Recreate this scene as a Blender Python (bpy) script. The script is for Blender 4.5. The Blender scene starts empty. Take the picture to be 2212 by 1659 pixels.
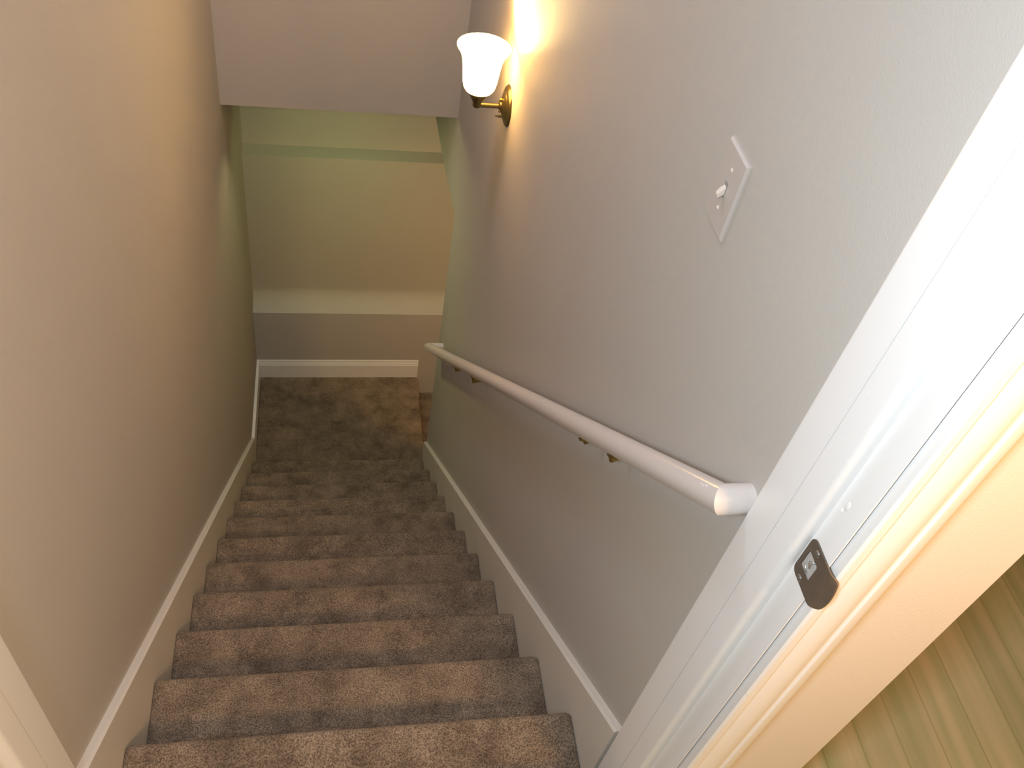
import bpy, bmesh, math
from mathutils import Vector, Matrix, noise

sc = bpy.context.scene
COL = sc.collection

# ------------------------------------------------------------------ camera
PITCH, YAW, ROLL = 0.8163, 0.2936, -0.2140
CAM = Vector((0.39107, -0.51662, 1.67753))
F_PX = 1971.78
cp, sp = math.cos(PITCH), math.sin(PITCH)
fwd = Vector((math.sin(YAW) * cp, math.cos(YAW) * cp, -sp))
rgt0 = Vector((math.cos(YAW), -math.sin(YAW), 0))
dwn0 = fwd.cross(rgt0)
cr, sr = math.cos(ROLL), math.sin(ROLL)
rgt = cr * rgt0 + sr * dwn0
dwn = -sr * rgt0 + cr * dwn0
cam_data = bpy.data.cameras.new('camera')
cam_data.sensor_width = 36.0
cam_data.sensor_fit = 'HORIZONTAL'
cam_data.lens = 36.0 * F_PX / 2212.0
cam_data.clip_start = 0.02
cam = bpy.data.objects.new('camera', cam_data)
m = Matrix((rgt, -dwn, -fwd)).transposed().to_4x4()
m.translation = CAM
cam.matrix_world = m
COL.objects.link(cam)
sc.camera = cam

# ------------------------------------------------------------------ view, world, room lights and added fills
vs = sc.view_settings
vs.view_transform = 'Standard'
vs.look = 'None'
vs.gamma = 1.0
vs.use_curve_mapping = False
vs.exposure = 0.0

world = bpy.data.worlds.new('world')
world.use_nodes = True
world.node_tree.nodes['Background'].inputs[0].default_value = (0.9, 0.85, 0.8, 1)
world.node_tree.nodes['Background'].inputs[1].default_value = 0.0
sc.world = world


def area_light(name, loc, target, size, power, color, size_y=None, spread=180):
    d = bpy.data.lights.new(name, 'AREA')
    d.shape = 'RECTANGLE'
    d.size = size
    d.size_y = size_y or size
    d.energy = power
    d.color = color
    o = bpy.data.objects.new(name, d)
    o.location = loc
    o.rotation_euler = (Vector(target) - Vector(loc)).to_track_quat('-Z', 'Y').to_euler()
    d.spread = math.radians(spread)
    COL.objects.link(o)
    return o


# neutral hall pendant over the doorway, warm hall wall lamp, added stairwell and landing fill lights, lower hall lamp
area_light('hall_pendant', (0.13, -0.55, 1.72), (0.95, 0.03, 1.25), 0.18, 17.50, (0.770, 0.895, 1.000))
area_light('hall_ceiling_lamp', (1.25, -1.15, 1.95), (1.0, -0.06, 0.9), 0.25, 32.00, (1.000, 0.595, 0.275))
area_light('basement_lamp', (1.9, 2.0, -0.9), (0.6, 3.1, -2.4), 0.2, 12.00, (1.000, 0.583, 0.233))
area_light('stairwell_fill', (0.20, 1.75, 2.42), (0.45, 1.75, 0), 0.3, 16.00, (0.770, 0.780, 1.000))  # unseen fill light added high over the stairs to lift walls and treads
area_light('landing_fill', (0.45, 2.86, -0.375), (0.45, 3.46, -1.5), 0.12, 1.08, (0.667, 1.000, 0.361), spread=110)  # added fill hidden behind the header, brightens the far wall
area_light('soffit_fill', (0.20, 2.93, -0.375), (0.92, 2.15, -1.5), 0.12, 2.7, (1.0, 0.98, 0.46), spread=135)  # second hidden fill, added to brighten the lower end of the right wall

# ------------------------------------------------------------------ dimensions
R = 0.21037          # rise
G = 0.22958          # run
XL, XR = -0.018, 0.922
SK0, SK1 = 0.0, 0.904          # inner faces of the skirt boards
ZL = -12 * R                   # landing level
YB = 3.325                     # face of the landing baseboard
TOP = 2.44


# ------------------------------------------------------------------ materials
def nt(name):
    mt = bpy.data.materials.new(name)
    mt.use_nodes = True
    n = mt.node_tree.nodes
    l = mt.node_tree.links
    return mt, n, l, n['Principled BSDF']


def paint(name, color, rough, bump_scale=0.0, bump=0.0, vary=0.03, spec=0.3, scuff=0.0):
    mt, n, l, p = nt(name)
    tc = n.new('ShaderNodeTexCoord')
    nz = n.new('ShaderNodeTexNoise')
    nz.inputs['Scale'].default_value = 3.0
    nz.inputs['Detail'].default_value = 3
    l.new(tc.outputs['Object'], nz.inputs['Vector'])
    ramp = n.new('ShaderNodeValToRGB')
    ramp.color_ramp.elements[0].position = 0.3
    ramp.color_ramp.elements[1].position = 0.7
    ramp.color_ramp.elements[0].color = [c * (1 - vary) for c in color] + [1]
    ramp.color_ramp.elements[1].color = [min(1, c * (1 + vary)) for c in color] + [1]
    l.new(nz.outputs['Fac'], ramp.inputs['Fac'])
    out = ramp.outputs['Color']
    if scuff:
        s = n.new('ShaderNodeTexNoise')
        s.inputs['Scale'].default_value = 60
        s.inputs['Detail'].default_value = 4
        l.new(tc.outputs['Object'], s.inputs['Vector'])
        r2 = n.new('ShaderNodeValToRGB')
        r2.color_ramp.elements[0].position = 0.27
        r2.color_ramp.elements[1].position = 0.31
        r2.color_ramp.elements[0].color = (1 - scuff, 1 - scuff, 1 - scuff, 1)
        l.new(s.outputs['Fac'], r2.inputs['Fac'])
        mx = n.new('ShaderNodeMix')
        mx.data_type = 'RGBA'
        mx.blend_type = 'MULTIPLY'
        mx.inputs['Factor'].default_value = 1
        l.new(out, mx.inputs[6])
        l.new(r2.outputs['Color'], mx.inputs[7])
        out = mx.outputs[2]
    l.new(out, p.inputs['Base Color'])
    p.inputs['Roughness'].default_value = rough
    p.inputs['Specular IOR Level'].default_value = spec
    if bump:
        b = n.new('ShaderNodeTexNoise')
        b.inputs['Scale'].default_value = bump_scale
        b.inputs['Detail'].default_value = 2
        l.new(tc.outputs['Object'], b.inputs['Vector'])
        bn = n.new('ShaderNodeBump')
        bn.inputs['Strength'].default_value = bump
        bn.inputs['Distance'].default_value = 0.002
        l.new(b.outputs['Fac'], bn.inputs['Height'])
        l.new(bn.outputs['Normal'], p.inputs['Normal'])
    return mt


def metal(name, color, rough, metallic=1.0):
    mt, n, l, p = nt(name)
    tc = n.new('ShaderNodeTexCoord')
    nz = n.new('ShaderNodeTexNoise')
    nz.inputs['Scale'].default_value = 60
    l.new(tc.outputs['Object'], nz.inputs['Vector'])
    ramp = n.new('ShaderNodeValToRGB')
    ramp.color_ramp.elements[0].color = [c * 0.8 for c in color] + [1]
    ramp.color_ramp.elements[1].color = [min(1, c * 1.15) for c in color] + [1]
    l.new(nz.outputs['Fac'], ramp.inputs['Fac'])
    l.new(ramp.outputs['Color'], p.inputs['Base Color'])
    p.inputs['Metallic'].default_value = metallic
    p.inputs['Roughness'].default_value = rough
    return mt


def carpet_mat():
    mt, n, l, p = nt('carpet')
    tc = n.new('ShaderNodeTexCoord')
    big = n.new('ShaderNodeTexNoise')
    big.inputs['Scale'].default_value = 11
    big.inputs['Detail'].default_value = 5
    big.inputs['Roughness'].default_value = 0.7
    l.new(tc.outputs['Object'], big.inputs['Vector'])
    r1 = n.new('ShaderNodeValToRGB')
    r1.color_ramp.elements[0].position = 0.34
    r1.color_ramp.elements[1].position = 0.66
    r1.color_ramp.elements[0].color = (0.150, 0.115, 0.084, 1)
    r1.color_ramp.elements[1].color = (0.315, 0.247, 0.177, 1)
    l.new(big.outputs['Fac'], r1.inputs['Fac'])
    fine = n.new('ShaderNodeTexNoise')
    fine.inputs['Scale'].default_value = 330
    fine.inputs['Detail'].default_value = 3
    l.new(tc.outputs['Object'], fine.inputs['Vector'])
    r2 = n.new('ShaderNodeValToRGB')
    r2.color_ramp.elements[0].position = 0.36
    r2.color_ramp.elements[1].position = 0.64
    r2.color_ramp.elements[0].color = (0.42, 0.40, 0.40, 1)
    r2.color_ramp.elements[1].color = (1.35, 1.35, 1.35, 1)
    l.new(fine.outputs['Fac'], r2.inputs['Fac'])
    mx = n.new('ShaderNodeMix')
    mx.data_type = 'RGBA'
    mx.blend_type = 'MULTIPLY'
    mx.inputs['Factor'].default_value = 1
    l.new(r1.outputs['Color'], mx.inputs[6])
    l.new(r2.outputs['Color'], mx.inputs[7])
    l.new(mx.outputs[2], p.inputs['Base Color'])
    p.inputs['Roughness'].default_value = 1.0
    p.inputs['Specular IOR Level'].default_value = 0.05
    p.inputs['Sheen Weight'].default_value = 0.25
    p.inputs['Sheen Roughness'].default_value = 0.6
    p.inputs['Sheen Tint'].default_value = (0.7, 0.55, 0.38, 1)
    bn = n.new('ShaderNodeBump')
    bn.inputs['Strength'].default_value = 0.8
    bn.inputs['Distance'].default_value = 0.004
    l.new(fine.outputs['Fac'], bn.inputs['Height'])
    l.new(bn.outputs['Normal'], p.inputs['Normal'])
    return mt


def wood_mat():
    mt, n, l, p = nt('wood_floor')
    tc = n.new('ShaderNodeTexCoord')
    mp = n.new('ShaderNodeMapping')
    mp.inputs['Rotation'].default_value = (0, 0, math.radians(90))
    mp.inputs['Location'].default_value = (2.2, 0.03, 0)
    l.new(tc.outputs['Object'], mp.inputs['Vector'])
    br = n.new('ShaderNodeTexBrick')
    br.inputs['Scale'].default_value = 1.0
    br.inputs['Brick Width'].default_value = 9.0
    br.inputs['Row Height'].default_value = 0.085
    br.inputs['Mortar Size'].default_value = 0.004
    br.inputs['Mortar Smooth'].default_value = 1.0
    br.inputs['Color1'].default_value = (0.47, 0.45, 0.31, 1)
    br.inputs['Color2'].default_value = (0.38, 0.375, 0.25, 1)
    br.inputs['Mortar'].default_value = (0.34, 0.34, 0.20, 1)
    l.new(mp.outputs['Vector'], br.inputs['Vector'])
    mp2 = n.new('ShaderNodeMapping')
    mp2.inputs['Scale'].default_value = (22, 0.9, 1)
    l.new(tc.outputs['Object'], mp2.inputs['Vector'])
    g = n.new('ShaderNodeTexNoise')
    g.inputs['Scale'].default_value = 1.0
    g.inputs['Detail'].default_value = 5
    l.new(mp2.outputs['Vector'], g.inputs['Vector'])
    r2 = n.new('ShaderNodeValToRGB')
    r2.color_ramp.elements[0].position = 0.35
    r2.color_ramp.elements[1].position = 0.65
    r2.color_ramp.elements[0].color = (0.72, 0.78, 0.60, 1)
    r2.color_ramp.elements[1].color = (1.16, 1.02, 0.98, 1)
    l.new(g.outputs['Fac'], r2.inputs['Fac'])
    mx = n.new('ShaderNodeMix')
    mx.data_type = 'RGBA'
    mx.blend_type = 'MULTIPLY'
    mx.inputs['Factor'].default_value = 1
    l.new(br.outputs['Color'], mx.inputs[6])
    l.new(r2.outputs['Color'], mx.inputs[7])
    l.new(mx.outputs[2], p.inputs['Base Color'])
    p.inputs['Roughness'].default_value = 0.45
    return mt


def shade_mat():
    mt, n, l, p = nt('frosted_glass_lit')
    tc = n.new('ShaderNodeTexCoord')
    nz = n.new('ShaderNodeTexNoise')
    nz.inputs['Scale'].default_value = 20
    l.new(tc.outputs['Object'], nz.inputs['Vector'])
    p.inputs['Base Color'].default_value = (0.95, 0.88, 0.75, 1)
    p.inputs['Roughness'].default_value = 0.35
    p.inputs['Emission Color'].default_value = (1.0, 0.54, 0.15, 1)
    mr = n.new('ShaderNodeMapRange')
    mr.inputs['To Min'].default_value = 20
    mr.inputs['To Max'].default_value = 24
    l.new(nz.outputs['Fac'], mr.inputs['Value'])
    l.new(mr.outputs['Result'], p.inputs['Emission Strength'])
    return mt


def bulb_mat():
    mt, n, l, p = nt('bulb_lit')
    p.inputs['Base Color'].default_value = (1, 0.9, 0.75, 1)
    p.inputs['Emission Color'].default_value = (1.0, 0.62, 0.22, 1)
    p.inputs['Emission Strength'].default_value = 25
    return mt


M = {
    'wall': paint('wall_paint', (0.52, 0.49, 0.445), 0.75, 420, 0.25, 0.015, 0.25),
    'hall_wall': paint('hall_paint', (0.80, 0.74, 0.66), 0.75, 420, 0.25, 0.015, 0.25),
    'trim': paint('trim_paint', (0.88, 0.865, 0.84), 0.32, 90, 0.06, 0.015, 0.5, 0.05),
    'skirt': paint('skirt_paint', (0.74, 0.705, 0.63), 0.4, 90, 0.06, 0.015, 0.4),
    'rail': paint('rail_paint', (0.70, 0.645, 0.605), 0.2, 60, 0.05, 0.02, 0.5, 0.08),
    'ceiling': paint('ceiling_paint', (0.80, 0.77, 0.72), 0.9),
    'plastic': paint('switch_plastic', (0.56, 0.51, 0.47), 0.35, 0, 0, 0.01, 0.5),
    'toggle': paint('toggle_plastic', (0.78, 0.70, 0.60), 0.3, 0, 0, 0.01, 0.5),
    'carpet': carpet_mat(),
    'wood': wood_mat(),
    'brass': metal('brass', (0.50, 0.38, 0.12), 0.3),
    'bronze': metal('antique_bronze', (0.22, 0.18, 0.09), 0.3, 0.9),
    'plate': metal('brown_steel', (0.155, 0.115, 0.085), 0.5, 0.35),
    'steel': metal('bare_steel', (0.60, 0.60, 0.58), 0.4, 0.8),
    'screw': metal('screw_steel', (0.33, 0.31, 0.28), 0.3, 0.8),
    'hole': paint('raw_mortise', (0.42, 0.40, 0.38), 0.7, 200, 0.5, 0.3),
    'shade': shade_mat(),
    'bulb': bulb_mat(),
}


# ------------------------------------------------------------------ builders
def tag(o, label=None, cat=None, kind=None, group=None):
    if label:
        o['label'] = label
    if cat:
        o['category'] = cat
    if kind:
        o['kind'] = kind
    if group:
        o['group'] = group
    return o


def obj(name, bm, mat, parent=None, smooth=False, auto=None):
    bmesh.ops.remove_doubles(bm, verts=bm.verts, dist=1e-6)
    bmesh.ops.recalc_face_normals(bm, faces=bm.faces)
    me = bpy.data.meshes.new(name)
    bm.to_mesh(me)
    bm.free()
    for mt in (mat if isinstance(mat, (list, tuple)) else [mat]):
        me.materials.append(M[mt])
    if smooth:
        for f in me.polygons:
            f.use_smooth = True
        if auto:
            me.set_sharp_from_angle(angle=math.radians(auto))
    o = bpy.data.objects.new(name, me)
    COL.objects.link(o)
    if parent:
        o.parent = parent
        o.matrix_parent_inverse = Matrix.Translation(parent.location).inverted()
    return o


def empty(name, loc, label, cat, kind=None):
    o = bpy.data.objects.new(name, None)
    o.empty_display_size = 0.1
    o.location = loc
    COL.objects.link(o)
    return tag(o, label, cat, kind)


def box(bm, x0, x1, y0, y1, z0, z1, bevel=0.0, seg=2):
    r = bmesh.ops.create_cube(bm, size=1.0)
    for v in r['verts']:
        v.co = Vector((x0 + (v.co.x + .5) * (x1 - x0), y0 + (v.co.y + .5) * (y1 - y0), z0 + (v.co.z + .5) * (z1 - z0)))
    if bevel:
        es = {e for v in r['verts'] for e in v.link_edges}
        bmesh.ops.bevel(bm, geom=list(es), offset=bevel, segments=seg, affect='EDGES', profile=0.5)


def prism(bm, pts, a, b, axis):
    """polygon pts extruded between a and b along axis; the two coordinates of pts are the other axes in xyz order"""
    def mk(u, v, w):
        return {'x': (w, u, v), 'y': (u, w, v), 'z': (u, v, w)}[axis]
    A = [bm.verts.new(mk(u, v, a)) for u, v in pts]
    B = [bm.verts.new(mk(u, v, b)) for u, v in pts]
    n = len(pts)
    bm.faces.new(A)
    bm.faces.new(B[::-1])
    for i in range(n):
        j = (i + 1) % n
        bm.faces.new((A[i], B[i], B[j], A[j]))


def lathe(bm, prof, center, axis='z', seg=40, close=False):
    """profile of (radius, height) turned about an axis through center"""
    c = Vector(center)
    rings = []
    for r, h in prof:
        ring = []
        for i in range(seg):
            a = 2 * math.pi * i / seg
            p = {'z': (r * math.cos(a), r * math.sin(a), h),
                 'x': (h, r * math.cos(a), r * math.sin(a)),
                 'y': (r * math.cos(a), h, r * math.sin(a))}[axis]
            ring.append(bm.verts.new(c + Vector(p)))
        rings.append(ring)
    for A, B in zip(rings, rings[1:]):
        for i in range(seg):
            j = (i + 1) % seg
            bm.faces.new((A[i], A[j], B[j], B[i]))
    if close:
        bm.faces.new(rings[0][::-1])
        bm.faces.new(rings[-1])


def tube(bm, path, rad, seg=20, caps=True):
    """tube along points; at each inner point the ring lies in the mitre plane"""
    P = [Vector(p) for p in path]
    rads = rad if isinstance(rad, (list, tuple)) else [rad] * len(P)
    d0 = (P[1] - P[0]).normalized()
    ref = Vector((0, 0, 1)) if abs(d0.z) < 0.9 else Vector((1, 0, 0))
    u = d0.cross(ref).normalized()
    rings = []
    for i, p in enumerate(P):
        din = (P[i] - P[i - 1]).normalized() if i else d0
        dout = (P[i + 1] - P[i]).normalized() if i < len(P) - 1 else din
        nrm = (din + dout).normalized()
        if i:
            u = (u - din * u.dot(din)).normalized()
        w = din.cross(u)
        ring = []
        for k in range(seg):
            a = 2 * math.pi * k / seg
            q = p + rads[i] * (math.cos(a) * u + math.sin(a) * w)
            t = (p - q).dot(nrm) / din.dot(nrm)
            ring.append(bm.verts.new(q + din * t))
        rings.append(ring)
        if i < len(P) - 1:
            rot = din.rotation_difference(dout)
            u = rot @ u
    for A, B in zip(rings, rings[1:]):
        for k in range(seg):
            j = (k + 1) % seg
            bm.faces.new((A[k], A[j], B[j], B[k]))
    if caps:
        bm.faces.new(rings[0][::-1])
        bm.faces.new(rings[-1])


# ------------------------------------------------------------------ setting: floors, ceiling, walls
bm = bmesh.new()
prism(bm, [(-1.4, -2.4), (3.2, -2.4), (3.2, 2.2), (1.16, 2.2), (1.16, -0.062), (XR, -0.062), (XR, 0.0), (XL, 0.0), (XL, -0.062), (-1.4, -0.062)], -0.12, 0.0, 'z')
tag(obj('floor', bm, 'wood'), 'pale brown wood plank floor of the hall beside the doorway', 'floor', 'structure')

bm = bmesh.new()
box(bm, -1.5, 3.3, -2.5, 2.83, TOP, TOP + 0.1)
tag(obj('ceiling', bm, 'ceiling'), 'flat white ceiling above hall and stairwell', 'ceiling', 'structure')

bm = bmesh.new()
box(bm, -0.20, XL, -0.050, 3.80, -3.2, TOP)
tag(obj('wall_left', bm, 'wall'), 'plain greige painted wall on left side of the stairs', 'wall', 'structure')

# right wall: solid beside the stairs; ends at the landing, where an opening leads down to the right
bm = bmesh.new()
prism(bm, [(-0.050, TOP), (-0.050, -0.12), (-0.050, -3.2), (2.58, -3.2), (2.585, -0.69), (3.0, -0.755), (3.6, -0.80), (3.6, TOP)], XR, 1.16, 'x')
tag(obj('wall_right', bm, 'wall'), 'greige painted wall on right of stairs carrying handrail, sconce and switch', 'wall', 'structure')

# far wall of the landing with two shallow ledges
bm = bmesh.new()
yl = YB + 0.012
prof = [(yl, -3.2), (yl, -2.000)]
for i in range(1, 13):                       # coved ledge
    a_ = math.pi / 2 * i / 12
    prof.append((yl + 0.105 * math.sin(a_) ** 1.15, -1.998 + 0.095 * (1 - math.cos(a_))))
prof += [(yl + 0.105, -1.030), (yl + 0.185, -1.018), (yl + 0.185, -0.2), (yl + 0.4, -0.2), (yl + 0.4, -3.2)]
prism(bm, prof, -0.20, 2.6, 'x')
tag(obj('wall_far', bm, 'wall'), 'stepped greige wall at foot of stairs with two shallow ledges', 'wall', 'structure')

bm = bmesh.new()
box(bm, XL, XR, 2.80, 3.53, -0.365, TOP)
tag(obj('wall_header', bm, 'wall'), 'greige header wall hanging over the lower stairs before the landing', 'wall', 'structure')

# hall side: wall beside and above the doorway, and the room round the hall
bm = bmesh.new()
box(bm, -1.4, -0.20, -0.062, 0.06, 0.0, TOP)
box(bm, -0.20, XL, -0.062, -0.050, 0.0, TOP)
box(bm, XL, XR, -0.062, 0.06, 2.06, TOP)
box(bm, XR, XR + 0.0760, -0.055, -0.050, 0.0, TOP)
box(bm, XR + 0.0795, 1.16, -0.062, -0.050, 0.0, TOP)
tag(obj('wall_front', bm, 'hall_wall'), 'cream hall wall around the doorway, seen right of the casing', 'wall', 'structure')
bm = bmesh.new()
box(bm, -1.5, -1.4, -2.5, -0.062, -0.12, TOP)
tag(obj('wall_hall_side', bm, 'wall'), 'side wall of the hall behind the viewer', 'wall', 'structure')
bm = bmesh.new()
box(bm, -1.5, 3.3, -2.5, -2.4, -0.12, TOP)
tag(obj('wall_back', bm, 'wall'), 'back wall of the hall behind the viewer', 'wall', 'structure')
bm = bmesh.new()
box(bm, 3.2, 3.3, -2.4, 2.2, -0.12, TOP)
box(bm, 1.16, 3.3, 2.2, 2.3, -0.12, TOP)
tag(obj('wall_room_side', bm, 'wall'), 'far walls of the room past the corner', 'wall', 'structure')
# lower hall round the corner of the landing
bm = bmesh.new()
box(bm, 2.5, 2.6, 1.2, yl, -3.3, -0.69)
box(bm, 1.16, 2.5, 1.2, 1.3, -3.3, -0.69)
tag(obj('wall_lower_side', bm, 'wall'), 'walls of the lower hall to the right of landing', 'wall', 'structure')
bm = bmesh.new()
box(bm, 1.16, 2.6, 1.2, yl + 0.1, -0.69, -0.62)
tag(obj('ceiling_lower', bm, 'ceiling'), 'low ceiling of the hall right of the landing', 'ceiling', 'structure')


# skirt boards along both sides of the flight
def skirt_z(y):
    return -0.343 - 0.918 * (y - 0.524)


def skirt(name, x0, x1, yend, cap_side, label):
    y0 = 0.080
    bmx = bmesh.new()
    pts = [(y0, skirt_z(y0)), (yend, skirt_z(yend)), (yend, skirt_z(yend) - 0.62), (y0, skirt_z(y0) - 0.62)]
    c = 0.005
    # top edge towards the stairs is eased
    inner, outer = (x1, x0) if cap_side > 0 else (x0, x1)
    A = [bmx.verts.new((outer, y, z)) for y, z in pts]
    B = [bmx.verts.new((inner, y, z - (c if i < 2 else 0))) for i, (y, z) in enumerate(pts)]
    Cc = [bmx.verts.new((inner - cap_side * c, y, z)) for y, z in pts[:2]]
    bmx.faces.new((A[0], A[1], Cc[1], Cc[0]))
    bmx.faces.new((Cc[0], Cc[1], B[1], B[0]))
    bmx.faces.new((B[0], B[1], B[2], B[3]))
    bmx.faces.new((A[0], A[3], A[2], A[1]))
    bmx.faces.new((A[2], A[3], B[3], B[2]))
    bmx.faces.new((A[0], Cc[0], B[0], B[3], A[3]))
    bmx.faces.new((A[1], A[2], B[2], B[1], Cc[1]))
    return tag(obj(name, bmx, 'skirt'), label, 'skirting', 'structure')


YS = 2.745
skirt('trim_1', XL, SK0, YS, 1, 'painted skirt board sloping down the left wall beside the treads')
skirt('trim_2', SK1, XR, 2.578, -1, 'painted skirt board sloping down the right wall under the handrail')

# landing baseboards
bm = bmesh.new()
prism(bm, [(YS, ZL - 0.3), (YS, -2.383), (YB + 0.012, -2.383), (YB + 0.012, ZL - 0.3)], XL, SK0 - 0.002, 'x')
tag(obj('baseboard_left', bm, 'trim'), 'short baseboard on left wall of the landing', 'baseboard', 'structure')
bm = bmesh.new()
y1 = YB + 0.012
bp = [(y1, ZL - 0.3), (YB - 0.001, ZL - 0.3), (YB - 0.001, ZL + 0.105), (YB + 0.002, ZL + 0.110), (YB + 0.002, ZL + 0.117),
      (YB + 0.006, ZL + 0.126), (YB + 0.007, ZL + 0.136), (YB + 0.010, ZL + 0.141), (y1, ZL + 0.141)]
prism(bm, bp, SK0 - 0.002, 0.938, 'x')
tag(obj('baseboard_far', bm, 'trim'), 'white moulded baseboard along the far wall of landing', 'baseboard', 'structure')

# ------------------------------------------------------------------ door frame: jambs, stops, casing
frame = empty('door_1', (0.45, 0.0, 0.0), 'white painted door frame at the top of the stairs', 'door frame', 'structure')
JX = 0.016    # how far stop and extension stand proud of the jamb
ZT = 2.04


def jamb(side):
    s = 1 if side == 'r' else -1
    xf = XR if s > 0 else XL                 # face of the jamb carrying the strike
    b = bmesh.new()                          # thin jamb board
    xa, xb = sorted((xf - s * 0.002, xf))
    box(b, xa, xb, -0.064, -0.012, 0.0, ZT + 0.02)
    obj('jamb', b, 'trim', frame)
    b = bmesh.new()                          # jamb extension on the stairs side
    xa, xb = sorted((xf - s * (JX - 0.001), xf))
    r = 0.006
    xi = xf - s * (JX - 0.0005)
    ye = 0.0768
    pts = [(xf, 0.0222), (xi, 0.0222)] + [(xi + s * r * (1 - math.cos(q)), ye - r + r * math.sin(q)) for q in [math.pi / 12 * j for j in range(7)]] + [(xf, ye)]
    prism(b, pts, -0.25, ZT, 'z')
    obj('jamb_extension', b, 'trim', frame, True, 40)
    b = bmesh.new()                          # door stop with a rounded front arris
    xi = xf - s * JX
    pts = [(xf, 0.0205), (xi, 0.0205)]
    rr = 0.010
    y0 = -0.023
    for i in range(9):
        a = math.pi / 2 * i / 8
        pts.append((xi + s * rr * (1 - math.cos(a)), y0 + rr * (1 - math.sin(a))))
    pts += [(xf, y0)]
    prism(b, pts, 0.0, ZT, 'z')
    obj('door_stop', b, 'trim', frame, True, 40)
    b = bmesh.new()                          # moulded casing on the hall side
    x = lambda d: xf + s * d
    y = -0.062
    pts = [(x(0.0030), y), (x(0.0030), y - 0.0145), (x(0.0060), y - 0.0175), (x(0.0150), y - 0.0180), (x(0.0170), y - 0.0150), (x(0.0200), y - 0.0150),
           (x(0.0240), y - 0.0165), (x(0.0380), y - 0.0195), (x(0.0520), y - 0.0185), (x(0.0560), y - 0.0160), (x(0.0590), y - 0.0160), (x(0.0615), y - 0.0185),
           (x(0.0720), y - 0.0185), (x(0.0755), y - 0.0165), (x(0.0775), y - 0.0120), (x(0.0775), y)]
    prism(b, pts, 0.0, ZT + 0.07, 'z')
    obj('casing', b, 'trim', frame, True, 35)


jamb('r')
jamb('l')
bm = bmesh.new()
for yy, zz, ry, rz in ((-0.037, 0.953, 0.0035, 0.007), (-0.0335, 0.940, 0.002, 0.004)):
    r0 = bmesh.ops.create_icosphere(bm, subdivisions=2, radius=1.0)
    for v in r0['verts']:
        v.co = Vector((XR - 0.002 + v.co.x * 0.0012, yy + v.co.y * ry, zz + v.co.z * rz))
obj('paint_drip', bm, 'trim', frame, True)
bm = bmesh.new()
box(bm, XL, XR, -0.064, 0.076, ZT, ZT + 0.02)
obj('head_jamb', bm, 'trim', frame)
bm = bmesh.new()
box(bm, XL + 0.0, XR, -0.080, -0.0645, ZT + 0.008, ZT + 0.08, 0.003)
obj('head_casing', bm, 'trim', frame)

# ------------------------------------------------------------------ strike plate on the right jamb
SPX = XR - 0.002
sp_root = empty('strike_plate', (SPX, -0.052, 0.847), 'dark brown metal strike plate set in the white right door jamb', 'strike plate')
bm = bmesh.new()
t = 0.0022
# rounded plate outline in (y, z), with a rectangular latch hole; lip curls towards the hall
ya, yb, za, zb = -0.0715, -0.0255, 0.8135, 0.8795
hy0, hy1, hz0, hz1 = -0.0545, -0.0315, 0.8315, 0.8605


def rrect(y0, y1, z0, z1, r, n=6):
    out = []
    for cy, cz, a0 in ((y1 - r, z1 - r, 0), (y0 + r, z1 - r, 90), (y0 + r, z0 + r, 180), (y1 - r, z0 + r, 270)):
        for i in range(n + 1):
            a = math.radians(a0 + 90 * i / n)
            out.append((cy + r * math.cos(a), cz + r * math.sin(a)))
    return out


outer = rrect(ya - 0.010, yb, za, zb, 0.009)
zm, zh = (za + zb) / 2, (zb - za) / 2
outer = [(y - 0.007 * max(0.0, 1 - ((z - zm) / zh) ** 2) * (1 if y < ya else 0), z) for y, z in outer]
lip = []
for (y0_, z0_), (y1_, z1_) in zip(outer, outer[1:] + outer[:1]):
    lip.append((y0_, z0_))
    if y0_ < ya and y1_ < ya and abs(z1_ - z0_) > 0.02:      # bow the long free edge outwards
        for q in range(1, 12):
            zz = z0_ + (z1_ - z0_) * q / 12
            lip.append((ya - 0.010 - 0.007 * (1 - ((zz - zm) / zh) ** 2), zz))
i_in = [0] * 0
outer = lip
inner0 = rrect(hy0, hy1, hz0, hz1, 0.003)
inner = []
for k_, p_ in enumerate(inner0):
    inner.append(p_)
    if k_ == 13:                              # same extra points along the matching side of the hole
        for q in range(1, 12):
            z_ = p_[1] + (inner0[14][1] - p_[1]) * q / 12
            inner.append((p_[0], z_))
assert len(inner) == len(outer)


def sx(y):
    """plate surface: flat, then the lip curls away into the jamb corner"""
    if y > ya:
        return SPX - t
    d = min((ya - y) / 0.010, 1.0)
    return SPX - t + 0.0062 * d * d


N = len(outer)
mid = [(o[0] if o[0] > ya else ya, o[1]) for o in outer]
V_in = [bm.verts.new((sx(y), y, z)) for y, z in inner]
V_mid = [bm.verts.new((sx(y), y, z)) for y, z in mid]
V_out = [bm.verts.new((sx(y), y, z)) for y, z in outer]
V_h2 = [bm.verts.new((sx(y), ya - (ya - y) * 0.5 if y < ya else y, z)) for y, z in outer]
for v, (y, z) in zip(V_h2, outer):
    v.co.x = sx(v.co.y)
V_back = [bm.verts.new((max(sx(y) + t * 0.9, SPX - 0.0002) if y > ya else sx(y) + t, y, z)) for y, z in outer]
V_inb = [bm.verts.new((SPX + 0.0005, y, z)) for y, z in inner]
for i in range(N):
    j = (i + 1) % N
    for A, B in ((V_in, V_mid), (V_mid, V_h2), (V_h2, V_out), (V_out, V_back), (V_inb, V_in)):
        try:
            bm.faces.new((A[i], A[j], B[j], B[i]))
        except ValueError:
            pass
obj('plate', bm, 'plate', sp_root, True, 40)
bm = bmesh.new()
box(bm, SPX - 0.0006, SPX + 0.0006, hy0 + 0.0003, hy1 - 0.0003, hz0 + 0.0003, hz1 - 0.0003)
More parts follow.
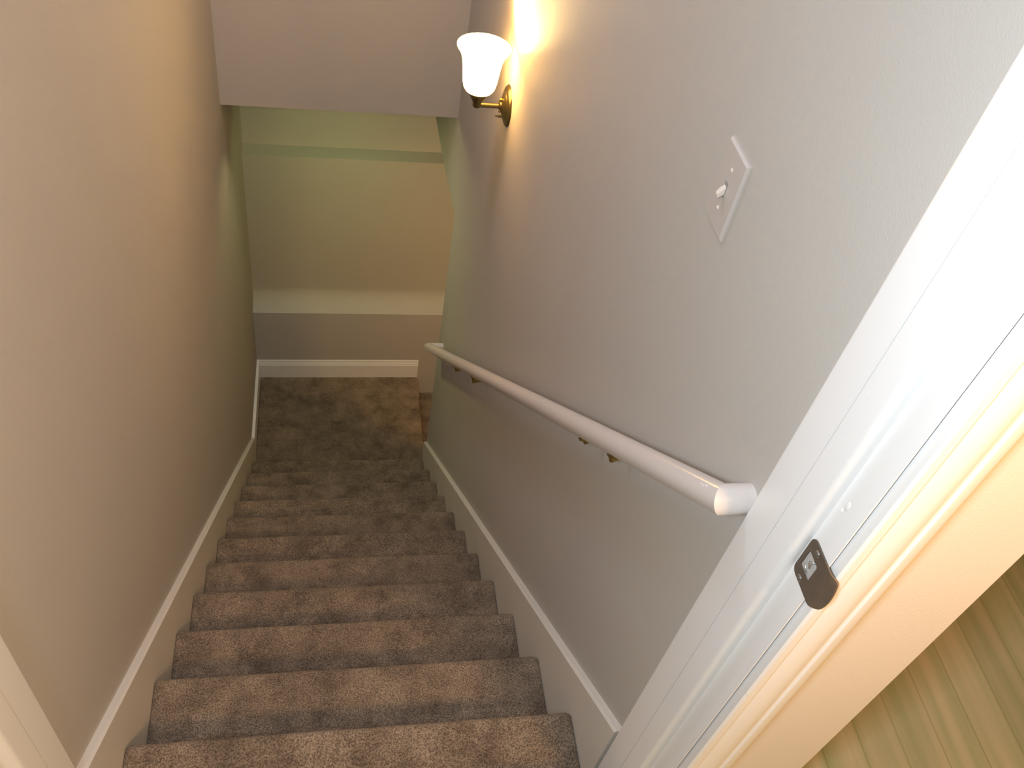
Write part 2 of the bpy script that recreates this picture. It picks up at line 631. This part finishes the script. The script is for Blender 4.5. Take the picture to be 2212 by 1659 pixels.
tag(obj('latch_hole', bm, 'hole', sp_root), 'pale scraped mortise showing through the plate')
bm = bmesh.new()
tube(bm, [(SPX - 0.0012, -0.0475, 0.8585), (SPX - 0.0016, -0.0425, 0.8510), (SPX - 0.0012, -0.0450, 0.8440)], [0.0016, 0.0022, 0.0012], 10)
tube(bm, [(SPX - 0.0012, -0.0360, 0.8420), (SPX - 0.0014, -0.0450, 0.8345)], [0.0012, 0.0018], 10)
tag(obj('splinter', bm, 'steel', sp_root, True), 'pale chipped edges inside the latch hole')
for zc, yc in ((0.8715, -0.0440), (0.8195, -0.0430)):
    bm = bmesh.new()
    lathe(bm, [(0.0001, -0.0016), (0.0034, -0.0014), (0.0047, 0.0), (0.0047, 0.001)], (SPX - t - 0.0004, yc, zc), 'x', 16)
    box(bm, SPX - t - 0.0023, SPX - t - 0.0008, yc - 0.0024, yc + 0.0024, zc - 0.0004, zc + 0.0004)
    obj('screw', bm, 'screw', sp_root, True, 40)

# ------------------------------------------------------------------ carpeted staircase
stairs = empty('staircase', (0.45, 1.2, ZL), 'straight flight of brown carpeted steps going down to a landing', 'staircase')


def fuzz(p, amp):
    q = p * 190.0
    return amp * (noise.noise(q) + 0.6 * noise.noise(q * 2.3 + Vector((7, 3, 1)))) + 0.0012 * noise.noise(p * 14.0)


def carpet_sheet(name, prof, x0, x1, nx, amp):
    """profile of (y, z) swept along x as a thick pile surface"""
    b = bmesh.new()
    P = [Vector((0, y, z)) for y, z in prof]
    nrm = []
    for i in range(len(P)):
        d = (P[min(i + 1, len(P) - 1)] - P[max(i - 1, 0)]).normalized()
        nrm.append(Vector((0, -d.z, d.y)))
    grid = []
    for p, n_ in zip(P, nrm):
        row = []
        for i in range(nx + 1):
            q = Vector((x0 + (x1 - x0) * i / nx, p.y, p.z))
            edge = min(i, nx - i) / nx * (x1 - x0)
            drop = -0.006 * max(0.0, 1 - edge / 0.012) ** 2
            row.append(b.verts.new(q + n_ * (fuzz(q, amp) + drop)))
        grid.append(row)
    for A, B in zip(grid, grid[1:]):
        for i in range(nx):
            b.faces.new((A[i], A[i + 1], B[i + 1], B[i]))
    return obj(name, b, 'carpet', stairs, True)


def step_profile(k, nt_):
    z = -k * R
    yn = k * G + 0.006
    r = 0.015
    yb_ = (k - 1) * G - 0.022
    pts = [(yb_ + (yn - r - yb_) * i / nt_, z) for i in range(nt_ + 1)]
    for i in range(1, 11):
        a = math.pi * i / 10 * 0.95
        pts.append((yn - r + r * math.sin(a), z - r + r * math.cos(a)))
    pts.append((yn - 0.024, z - 2 * r - 0.004))
    for i in range(1, 7):
        pts.append((yn - 0.028, z - 2 * r - 0.006 - (R - 2 * r - 0.006) * i / 6))
    return pts


for k in range(1, 12):
    big = k <= 5
    carpet_sheet('step', step_profile(k, 56 if big else 30), SK0 + 0.001, SK1 - 0.001, 300 if big else 160, 0.0016)

# landing, its nosing on the right and the next step down through the opening
b = bmesh.new()
prof = [(11 * G - 0.03 + (YB - 0.001 - 11 * G + 0.03) * i / 60, ZL) for i in range(61)]
xs0 = [SK0 + 0.001 + (0.930 - SK0) * i / 80 for i in range(81)]
edge = [(0.930 + 0.012 * math.sin(a), ZL - 0.012 + 0.012 * math.cos(a)) for a in [math.pi / 8 * j for j in range(1, 8)]] + [(0.928, ZL - 0.03), (0.926, ZL - 0.165)]
grid = []
for y, z in prof:
    row = []
    xm = 1.0 if y > 2.588 else (SK1 - 0.013) / 0.930
    for x in xs0:
        x = x * xm
        q = Vector((x, y, z))
        q.z += fuzz(q, 0.0016)
        row.append(b.verts.new(q))
    for x, zz in edge:
        q = Vector((x * xm, y, zz))
        q.x += fuzz(q, 0.0012)
        row.append(b.verts.new(q))
    grid.append(row)
for A, B in zip(grid, grid[1:]):
    for i in range(len(A) - 1):
        b.faces.new((A[i], A[i + 1], B[i + 1], B[i]))
obj('landing', b, 'carpet', stairs, True)
b = bmesh.new()
n_x, n_y = 90, 60
g2 = []
for j in range(n_y + 1):
    row = []
    for i in range(n_x + 1):
        q = Vector((0.924 + 1.57 * i / n_x, 2.585 + (yl - 0.001 - 2.585) * j / n_y, ZL - 0.160))
        q.z += fuzz(q, 0.0016)
        row.append(b.verts.new(q))
    g2.append(row)
for A, B in zip(g2, g2[1:]):
    for i in range(n_x):
        b.faces.new((A[i], A[i + 1], B[i + 1], B[i]))
box(b, 1.16, 2.49, 1.3, 2.585, ZL - 0.26, ZL - 0.161)
tag(obj('floor_lower', b, 'carpet', None, True, 40), 'brown carpeted lower floor one step down right of the landing', 'floor', 'structure')

# ------------------------------------------------------------------ handrail with wall return and brass brackets
HX, HR = 0.884, 0.0205
A0 = Vector((HX, 0.1005, 0.7705))
A1 = Vector((0.855, 2.459, -1.371))
adir = (A1 - A0).normalized()
xdir = Vector((1, 0, 0))


def rail_at(y):
    return A0 + (A1 - A0) * ((y - A0.y) / (A1.y - A0.y))


def rail_piece(name, p, q, cut_p, cut_q, label=None):
    """round rail from p to q; each end is cut to the plane with normal cut_p / cut_q"""
    b_ = bmesh.new()
    tube(b_, [p, q], HR, 48)
    d = (q - p).normalized()
    order = sorted(b_.verts, key=lambda v: (v.co - p).dot(d))
    for vs_, pt, nrm in ((order[:48], p, cut_p), (order[48:], q, cut_q)):
        for v in vs_:
            v.co += d * (-(v.co - pt).dot(nrm) / d.dot(nrm))
    es = [e for e in b_.edges if len(e.link_faces) == 2 and e.calc_face_angle(0) > 0.6]
    bmesh.ops.bevel(b_, geom=es, offset=0.0011, segments=2, affect='EDGES')
    o = obj(name, b_, 'rail', rail, True, 40)
    if label:
        tag(o, label)
    return o


rail = empty('handrail', (XR, 0.6, 0.3), 'round white painted wooden handrail sloping down the right wall', 'handrail')
mit0 = (xdir - adir).normalized()
mit1 = (xdir + adir).normalized()
rail_piece('rail', A0, A1, mit0, mit1)
rail_piece('rail_return', A0, Vector((XR + 0.001, A0.y, A0.z)), mit0, xdir, 'short mitred end piece turning into the wall')
rail_piece('rail_return', A1, Vector((XR + 0.001, A1.y, A1.z)), mit1, xdir, 'mitred lower end piece turning into the wall')


# chipped paint specks near the upper mitre
bm = bmesh.new()
n0 = CAM - A0
n0 = (n0 - adir * n0.dot(adir)).normalized()
for d_, a_, r_ in ((0.029, 16, 0.0013), (0.022, 13, 0.0014), (0.016, 20, 0.0016), (0.012, 17, 0.0012), (0.010, 24, 0.0010)):
    nrm_ = Matrix.Rotation(math.radians(a_), 3, adir) @ n0
    r0 = bmesh.ops.create_icosphere(bm, subdivisions=2, radius=r_)
    ctr = A0 + adir * (d_ + 0.004) + nrm_ * (HR - r_ * 0.5)
    for v in r0['verts']:
        v.co += ctr
tag(obj('paint_chip', bm, 'trim', rail, True), 'white chipped paint specks by the mitre')


def bracket(y, drop, turn):
    """stamped brass bracket: wall plate, cranked arm and saddle under the rail"""
    c = rail_at(y)
    b_ = bmesh.new()
    zc = c.z - drop
    lathe(b_, [(0.0001, -0.006), (0.006, -0.005), (0.011, -0.002), (0.013, 0.0)], (XR, y + 0.01, zc - 0.004), 'x', 24)
    tube(b_, [(XR - 0.003, y + 0.01, zc - 0.004), (c.x + 0.016, y + 0.006, zc - 0.002), (c.x + 0.005, y, zc), (c.x, y, c.z - HR - 0.004), (c.x, y, c.z - HR + 0.002)],
         [0.0085, 0.0075, 0.007, 0.006, 0.006], 16)
    # saddle strap along the underside of the rail
    s = adir
    up = Vector((0, -s.z, s.y))
    up = -up if up.z < 0 else up
    base = c - up * (HR + 0.0015)
    L = 0.030
    vs_ = []
    for dz in (-0.0015, 0.0025):
        for a_, w_ in ((-L, 0.005), (0, 0.011), (L, 0.005)):
            for sg in (-1, 1):
                vs_.append(b_.verts.new(base + s * (a_ + turn * 0.012) + up * dz + Vector((sg * w_, 0, 0))))
    q = vs_
    for lvl in (0, 6):
        b_.faces.new((q[lvl], q[lvl + 1], q[lvl + 3], q[lvl + 2]))
        b_.faces.new((q[lvl + 2], q[lvl + 3], q[lvl + 5], q[lvl + 4]))
    for i0, i1 in ((0, 2), (2, 4), (4, 5), (5, 3), (3, 1), (1, 0)):
        b_.faces.new((q[i0], q[i1], q[i1 + 6], q[i0 + 6]))
    return tag(obj('bracket', b_, 'brass', rail, True, 40), 'small brass bracket holding the rail off the wall')


for y, d, tn in ((0.420, 0.041, 0), (0.545, 0.034, 1), (1.510, 0.050, 0), (1.805, 0.044, 1)):
    bracket(y, d, tn)

# ------------------------------------------------------------------ light switch
sw = empty('light_switch', (XR, 0.446, 0.999), 'almond plastic light switch plate with toggle high on right wall', 'light switch')
bm = bmesh.new()
cy, cz, hw, hh = 0.4455, 0.999, 0.0368, 0.0600
for (dx, ins) in ((0.0, 0.0), (-0.0028, 0.0), (-0.0058, 0.0030)):
    for sy, sz in ((-1, -1), (1, -1), (1, 1), (-1, 1)):
        bm.verts.new((XR + dx, cy + sy * (hw - ins), cz + sz * (hh - ins)))
bm.verts.ensure_lookup_table()
v = bm.verts
for l0 in (0, 4):
    for i in range(4):
        j = (i + 1) % 4
        bm.faces.new((v[l0 + i], v[l0 + j], v[l0 + 4 + j], v[l0 + 4 + i]))
bm.faces.new((v[8], v[9], v[10], v[11]))
obj('cover_plate', bm, 'plastic', sw)
bm = bmesh.new()
box(bm, XR - 0.0064, XR - 0.0055, cy - 0.0050, cy + 0.0050, cz - 0.0115, cz + 0.0115)
obj('toggle_slot', bm, 'hole', sw)
bm = bmesh.new()
pts = [(XR - 0.006, cz + 0.006), (XR - 0.006, cz - 0.006), (XR - 0.0140, cz - 0.0125), (XR - 0.0155, cz - 0.0070), (XR - 0.0115, cz - 0.0005)]
prism(bm, pts, cy - 0.0042, cy + 0.0042, 'y')
bmesh.ops.bevel(bm, geom=bm.edges[:], offset=0.0006, segments=2, affect='EDGES')
tag(obj('toggle', bm, 'toggle', sw), 'cream toggle lever pointing down')
for dz in (0.0302, -0.0302):
    bm = bmesh.new()
    lathe(bm, [(0.0001, -0.0016), (0.0020, -0.0013), (0.0033, 0.0)], (XR - 0.0058, cy, cz + dz), 'x', 14)
    obj('screw', bm, 'toggle', sw, True, 40)

# ------------------------------------------------------------------ wall sconce
SX, SY = 0.828, 1.890
sconce = empty('wall_sconce', (XR, SY, 0.25), 'lit wall sconce with white glass bell shade and bronze arm', 'wall lamp')
bm = bmesh.new()
lathe(bm, [(0.0001, -0.029), (0.010, -0.0285), (0.0135, -0.026), (0.0150, -0.022), (0.030, -0.017), (0.043, -0.012), (0.045, -0.010), (0.050, -0.010), (0.057, -0.007), (0.061, -0.003), (0.062, 0.0)], (XR, SY, 0.245), 'x', 56)
obj('backplate', bm, 'bronze', sconce, True, 50)
bm = bmesh.new()
tube(bm, [(XR - 0.02, SY, 0.243), (SX + 0.012, SY, 0.243), (SX + 0.003, SY, 0.246), (SX, SY, 0.255), (SX, SY, 0.268)], 0.0075, 20)
obj('arm', bm, 'bronze', sconce, True, 50)
for zk, xk, ln in ((0.2265, XR - 0.016, 1.0), (0.264, XR - 0.016, 1.2)):
    bm = bmesh.new()
    lathe(bm, [(0.0001, -0.011 * ln), (0.004, -0.010 * ln), (0.0055, -0.006 * ln), (0.003, -0.002), (0.003, 0.004)], (xk, SY, zk), 'x', 18)
    obj('thumb_knob', bm, 'brass', sconce, True, 50)
bm = bmesh.new()
tube(bm, [(XR - 0.008, SY, 0.208), (XR - 0.026, SY, 0.209), (XR - 0.036, SY, 0.210)], [0.004, 0.0035, 0.0015], 12)
obj('finial', bm, 'bronze', sconce, True, 50)
bm = bmesh.new()
lathe(bm, [(0.009, 0.236), (0.013, 0.240), (0.013, 0.252), (0.019, 0.262), (0.026, 0.276), (0.031, 0.288), (0.031, 0.294), (0.004, 0.294)], (SX, SY, 0), 'z', 36)
obj('socket_cup', bm, 'bronze', sconce, True, 50)
bm = bmesh.new()
outp = [(0.030, 0.290), (0.040, 0.293), (0.046, 0.302), (0.050, 0.318), (0.0525, 0.340), (0.055, 0.365), (0.058, 0.385), (0.063, 0.402), (0.070, 0.415), (0.0765, 0.424), (0.0775, 0.428)]
inn = [(r_ - 0.0035, h_ + 0.001) for r_, h_ in outp[::-1]]
lathe(bm, outp + inn, (SX, SY, 0), 'z', 56)
obj('lamp_shade', bm, 'shade', sconce, True, 60)
bm = bmesh.new()
lathe(bm, [(0.010, 0.296), (0.012, 0.310), (0.016, 0.318), (0.021, 0.328), (0.021, 0.338), (0.014, 0.347), (0.0002, 0.352)], (SX, SY, 0), 'z', 28)
obj('bulb', bm, 'bulb', sconce, True)
ld = bpy.data.lights.new('sconce_light', 'POINT')
ld.energy = 44.0
ld.color = (1.0, 0.70, 0.29)
ld.shadow_soft_size = 0.012
lo = bpy.data.objects.new('sconce_light', ld)
lo.location = (SX, SY, 0.372)
COL.objects.link(lo)
lo.parent = sconce
lo.matrix_parent_inverse = Matrix.Translation(sconce.location).inverted()
